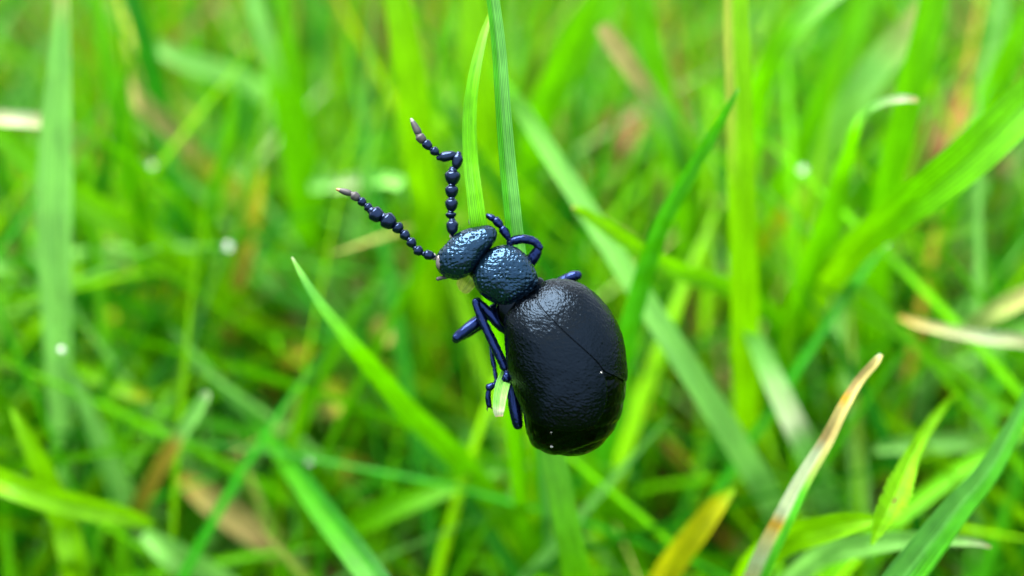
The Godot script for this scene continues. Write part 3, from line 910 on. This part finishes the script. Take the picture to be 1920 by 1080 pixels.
	# middle leg of the near side: knee by the pronotum, foot on the bent blade
	leg = joint("leg", B)
	put("femur", tube([Vector4(952, 622, -30, 9), Vector4(934, 606, -22, 11), Vector4(912, 582, -16, 9.5), Vector4(895, 565, -10, 7.5)], 6, 18, hair), M.limb, leg)
	put("tibia", tube([Vector4(892, 566, -4, 7.5), Vector4(896, 582, -2, 7), Vector4(910, 613, -1, 8), Vector4(926, 646, -2, 9), Vector4(938, 670, -2, 8.5), Vector4(946, 688, -3, 8.5)], 6, 16, hair), M.limb, leg)
	bristles(leg, [Vector4(892, 566, -4, 7.5), Vector4(896, 582, -2, 7), Vector4(910, 613, -1, 8), Vector4(926, 646, -2, 9), Vector4(938, 670, -2, 8.5), Vector4(946, 688, -3, 8.5)])
	put("tibial_spur", tube([Vector4(950, 690, 0, 2.2), Vector4(955, 698, 1, 1.6), Vector4(957, 704, 1, 0.6)], 4, 8), M.tip, leg)
	put("tarsus_segment", tube([Vector4(947, 692, -3, 4), Vector4(951, 701, -2, 7), Vector4(950, 709, -2, 9)], 4, 14, hair), M.limb, leg)
	put("tarsus_segment", tube([Vector4(949, 711, -2, 3.8), Vector4(942, 714, 0, 6.5), Vector4(933, 719, 1, 8.6)], 4, 14, hair), M.limb, leg)
	put("tarsus_segment", tube([Vector4(931, 720, 1, 3.6), Vector4(925, 722, 2, 5.8), Vector4(918, 726, 2, 7.6)], 4, 14, hair), M.limb, leg)
	put("tarsus_segment", tube([Vector4(917, 728, 2, 3.4), Vector4(915, 744, 1, 5.4), Vector4(917, 760, -1, 4.6)], 4, 14, hair), M.limb, leg)
	put("claw", tube([Vector4(915, 762, -1, 2.0), Vector4(913, 767, -2, 1.3), Vector4(914, 771, -4, 0.5)], 4, 8), M.tip, leg)
	put("claw", tube([Vector4(919, 762, -2, 2.0), Vector4(922, 766, -5, 1.3), Vector4(923, 768, -8, 0.5)], 4, 8), M.tip, leg)
	# front leg of the near side, folded under the body
	leg = joint("leg", B)
	put("femur", tube([Vector4(938, 570, -40, 9), Vector4(910, 592, -32, 11), Vector4(878, 616, -26, 11.5), Vector4(856, 633, -24, 9)], 6, 18, hair), M.limb, leg)
	put("tibia", tube([Vector4(854, 637, -30, 8), Vector4(880, 624, -44, 8), Vector4(908, 612, -56, 7.5), Vector4(920, 640, -52, 6)], 6, 14, hair), M.limb, leg)
	bristles(leg, [Vector4(854, 637, -30, 8), Vector4(880, 624, -44, 8), Vector4(908, 612, -56, 7.5), Vector4(920, 640, -52, 6)])
	put("tarsus_segment", tube([Vector4(920, 652, -50, 4), Vector4(922, 670, -46, 5), Vector4(926, 688, -42, 5)], 4, 12, hair), M.limb, leg)
	put("tarsus_segment", tube([Vector4(926, 688, -42, 3.5), Vector4(928, 702, -38, 4.2), Vector4(930, 714, -34, 3.6)], 4, 12, hair), M.limb, leg)
	# hind leg of the near side, hanging along the flank
	leg = joint("leg", B)
	put("femur", tube([Vector4(985, 670, -50, 10), Vector4(962, 710, -36, 11), Vector4(963, 745, -30, 12), Vector4(968, 780, -30, 12), Vector4(971, 799, -32, 10)], 6, 18, hair), M.limb, leg)
	put("tibia", tube([Vector4(972, 802, -40, 7), Vector4(975, 770, -62, 8), Vector4(978, 735, -80, 7)], 6, 14, hair), M.limb, leg)
	bristles(leg, [Vector4(972, 802, -40, 7), Vector4(975, 770, -62, 8), Vector4(978, 735, -80, 7)])
	# hind leg of the far side, under the abdomen
	leg = joint("leg", B)
	put("femur", tube([Vector4(1060, 640, -70, 10), Vector4(1095, 690, -90, 11), Vector4(1110, 740, -96, 9)], 6, 16, hair), M.limb, leg)
	put("tibia", tube([Vector4(1110, 742, -98, 7), Vector4(1085, 780, -110, 7), Vector4(1050, 800, -118, 6)], 6, 14, hair), M.limb, leg)
	bristles(leg, [Vector4(1110, 742, -98, 7), Vector4(1085, 780, -110, 7), Vector4(1050, 800, -118, 6)])

func elytron(B: Node3D, dome: Callable, rough: Callable, seam: Array, outer: Array, base: Array, apex: Array, flip: bool) -> void:
	# a patch stretched between its four margins, laid on the dome of the abdomen and turned down all round
	var cs := spline(seam, 10)
	var co := spline(outer, 10)
	var cb := spline(base, 10)
	var ca := spline(apex, 10)
	var nu := 170
	var nv := 240
	var rimw := 3
	var P := PackedVector3Array()
	for jj in range(-rimw, nv + rimw):
		var j := clampi(jj, 0, nv - 1)
		var v := j / (nv - 1.0)
		for ii in range(-rimw, nu + rimw):
			var i := clampi(ii, 0, nu - 1)
			var u := sin(i / (nu - 1.0) * PI / 2)
			var s: Vector2 = along(cs, v)
			var o: Vector2 = along(co, v)
			var t: Vector2 = along(cb, u)
			var a: Vector2 = along(ca, u)
			var bi: Vector2 = cs[0].lerp(co[0], u).lerp(cs[-1].lerp(co[-1], u), v)
			var q: Vector2 = s.lerp(o, u) + t.lerp(a, v) - bi
			var d: Vector3 = dome.call(q)
			# distance to the margins, for the rounded lip
			var ds := q.distance_to(s)
			var da := q.distance_to(a)
			var dt := q.distance_to(t)
			var lip := 1.5 * exp(-ds / 0.7) + 2.2 * exp(-da / 2.5) + 4.0 * exp(-dt / 4.0)
			var e := d - Vector3(1062, 680, -30)
			var n := e.normalized()
			var lift: float = 2.6 - lip + rough.call(d) * (1.0 - exp(-minf(minf(ds, da), dt) / 2.0))
			var under := maxi(absi(ii - i), absi(jj - j))
			if under > 0:
				lift -= 2.2 * under
			# the shoulder bulges of the base
			P.append(b(d.x + n.x * lift, d.y + n.y * lift, d.z + n.z * lift))
	put("elytron", grid(P, nu + 2 * rimw, nv + 2 * rimw, false, flip), M.cover, B)

func bristles(leg: Node3D, nodes: Array) -> void:
	# short stiff hairs that point down the shin
	var dense := spline(nodes, 8)
	var A := arrays()
	for k in range(3, dense.size() - 1):
		for e in 4:
			var p: Vector4 = dense[k]
			var q: Vector4 = dense[k - 1]
			var o := b(p.x, p.y, p.z)
			var t := (o - b(q.x, q.y, q.z)).normalized()
			var side := t.cross(Vector3.BACK).normalized().rotated(t, rng.randf() * TAU)
			var root := o + side * p.w * S * 0.9
			var tipp := root + (side * 0.55 + t).normalized() * rng.randf_range(2.5, 5.0) * S
			var w := side.cross(t) * 0.45 * S
			var start: int = A.v.size()
			for v: Vector3 in [root - w, root + w, root + t * 0.6 * S, tipp]:
				A.v.append(v * MM)
				A.n.append(side)
				A.c.append(Color.WHITE)
				A.uv.append(Vector2.ZERO)
			A.i.append_array([start, start + 1, start + 3, start + 1, start + 2, start + 3, start + 2, start, start + 3])
	var o := put("bristles", to_mesh(A), M.tip, leg)
	o.set_meta("kind", "stuff")

func bead_row(parent: Node3D, rows: Array, z: float, end: String) -> void:
	for k in rows.size():
		var r: Array = rows[k]
		var p := Vector2(r[0][0], r[0][1])
		var q := Vector2(r[1][0], r[1][1])
		var last: bool = k == rows.size() - 1
		var w0: float = r[2]
		var w1: float = r[3]
		var nodes := []
		var pinch := 0.45 if not last else 0.7
		var L := p.distance_to(q)
		var inset := minf(0.3, w1 * 0.5 / L)
		for s in [[0.0, pinch * w0 * 0.7], [0.22, lerpf(w0, w1, 0.5)], [0.5, w1 * 1.12], [0.76, w1 * (1.12 if not last else 0.85)], [1.0 - inset * 0.2, w1 * (0.62 if not last else 0.4)]]:
			var m := p.lerp(q, s[0])
			nodes.append(Vector4(m.x, m.y, z - k * 0.3, s[1]))
		var m_: Material = M.bead if k < rows.size() - 2 else M.tip
		put("antenna_segment", tube(nodes, 5, 18), m_, parent)
		if last:
			var e := p.lerp(q, 0.97)
			var e2 := p.lerp(q, 0.84)
			put("antenna_tip", tube([Vector4(e2.x, e2.y, z - k * 0.3, w1 * 0.72), Vector4(e.x, e.y, z - k * 0.3, w1 * 0.5)], 4, 14), M[end], parent)
	# the pale socket
	var f := Vector2(rows[0][0][0], rows[0][0][1])
	put("antenna_socket", tube([Vector4(f.x - 1, f.y + 2, z - 5, 5), Vector4(f.x - 1, f.y - 2, z - 4, 4)], 3, 12), M.pale, parent)

# ---------------------------------------------------------------- dew
func dew() -> void:
	for d in [[428, 462, 40, 20, "brightest round dew drop, left of the left antenna"], [115, 655, 26, 16, "dew drop sitting on the tall pale blade at left"],
		[285, 310, 50, 14, "faint dew drop on the upper left blades"], [580, 865, 40, 14, "dew drop above the saturated deep green blade"],
		[1505, 318, 42, 18, "dew drop right of the yellow green stem"], [1662, 457, 34, 11, "small dew drop below the broad right edge blade"]]:
		var q := at(d[0], d[1], d[2])
		drop(q, d[3] * K * (DIST + d[2]) * 0.5, d[4], "dew drops in the grass")
	var bx := Transform3D(Basis(Vector3.RIGHT, -deg_to_rad(PITCH)), focus)
	for d in [[1032, 804, 64, 2.3, "upper tiny drop of water on the beetle's tail"], [1033, 832, 45, 2.6, "lower tiny drop of water on the beetle's tail"], [1122, 693, 86, 2.0, "tiny drop of water beside the notch of the wing covers"]]:
		drop(bx * b(d[0], d[1], d[2]), d[3] * S, d[4], "water drops on the beetle")

func drop(q: Vector3, r: float, label: String, group: String) -> void:
	var s := SphereMesh.new()
	s.radius = r * MM
	s.height = 1.8 * r * MM
	s.radial_segments = 24
	s.rings = 14
	var o := put("dew_drop", s, M.dew if group.begins_with("dew") else M.water)
	o.position = q * MM
	o.rotation.x = -deg_to_rad(PITCH)
	tag(o, label, "dew drop", group)
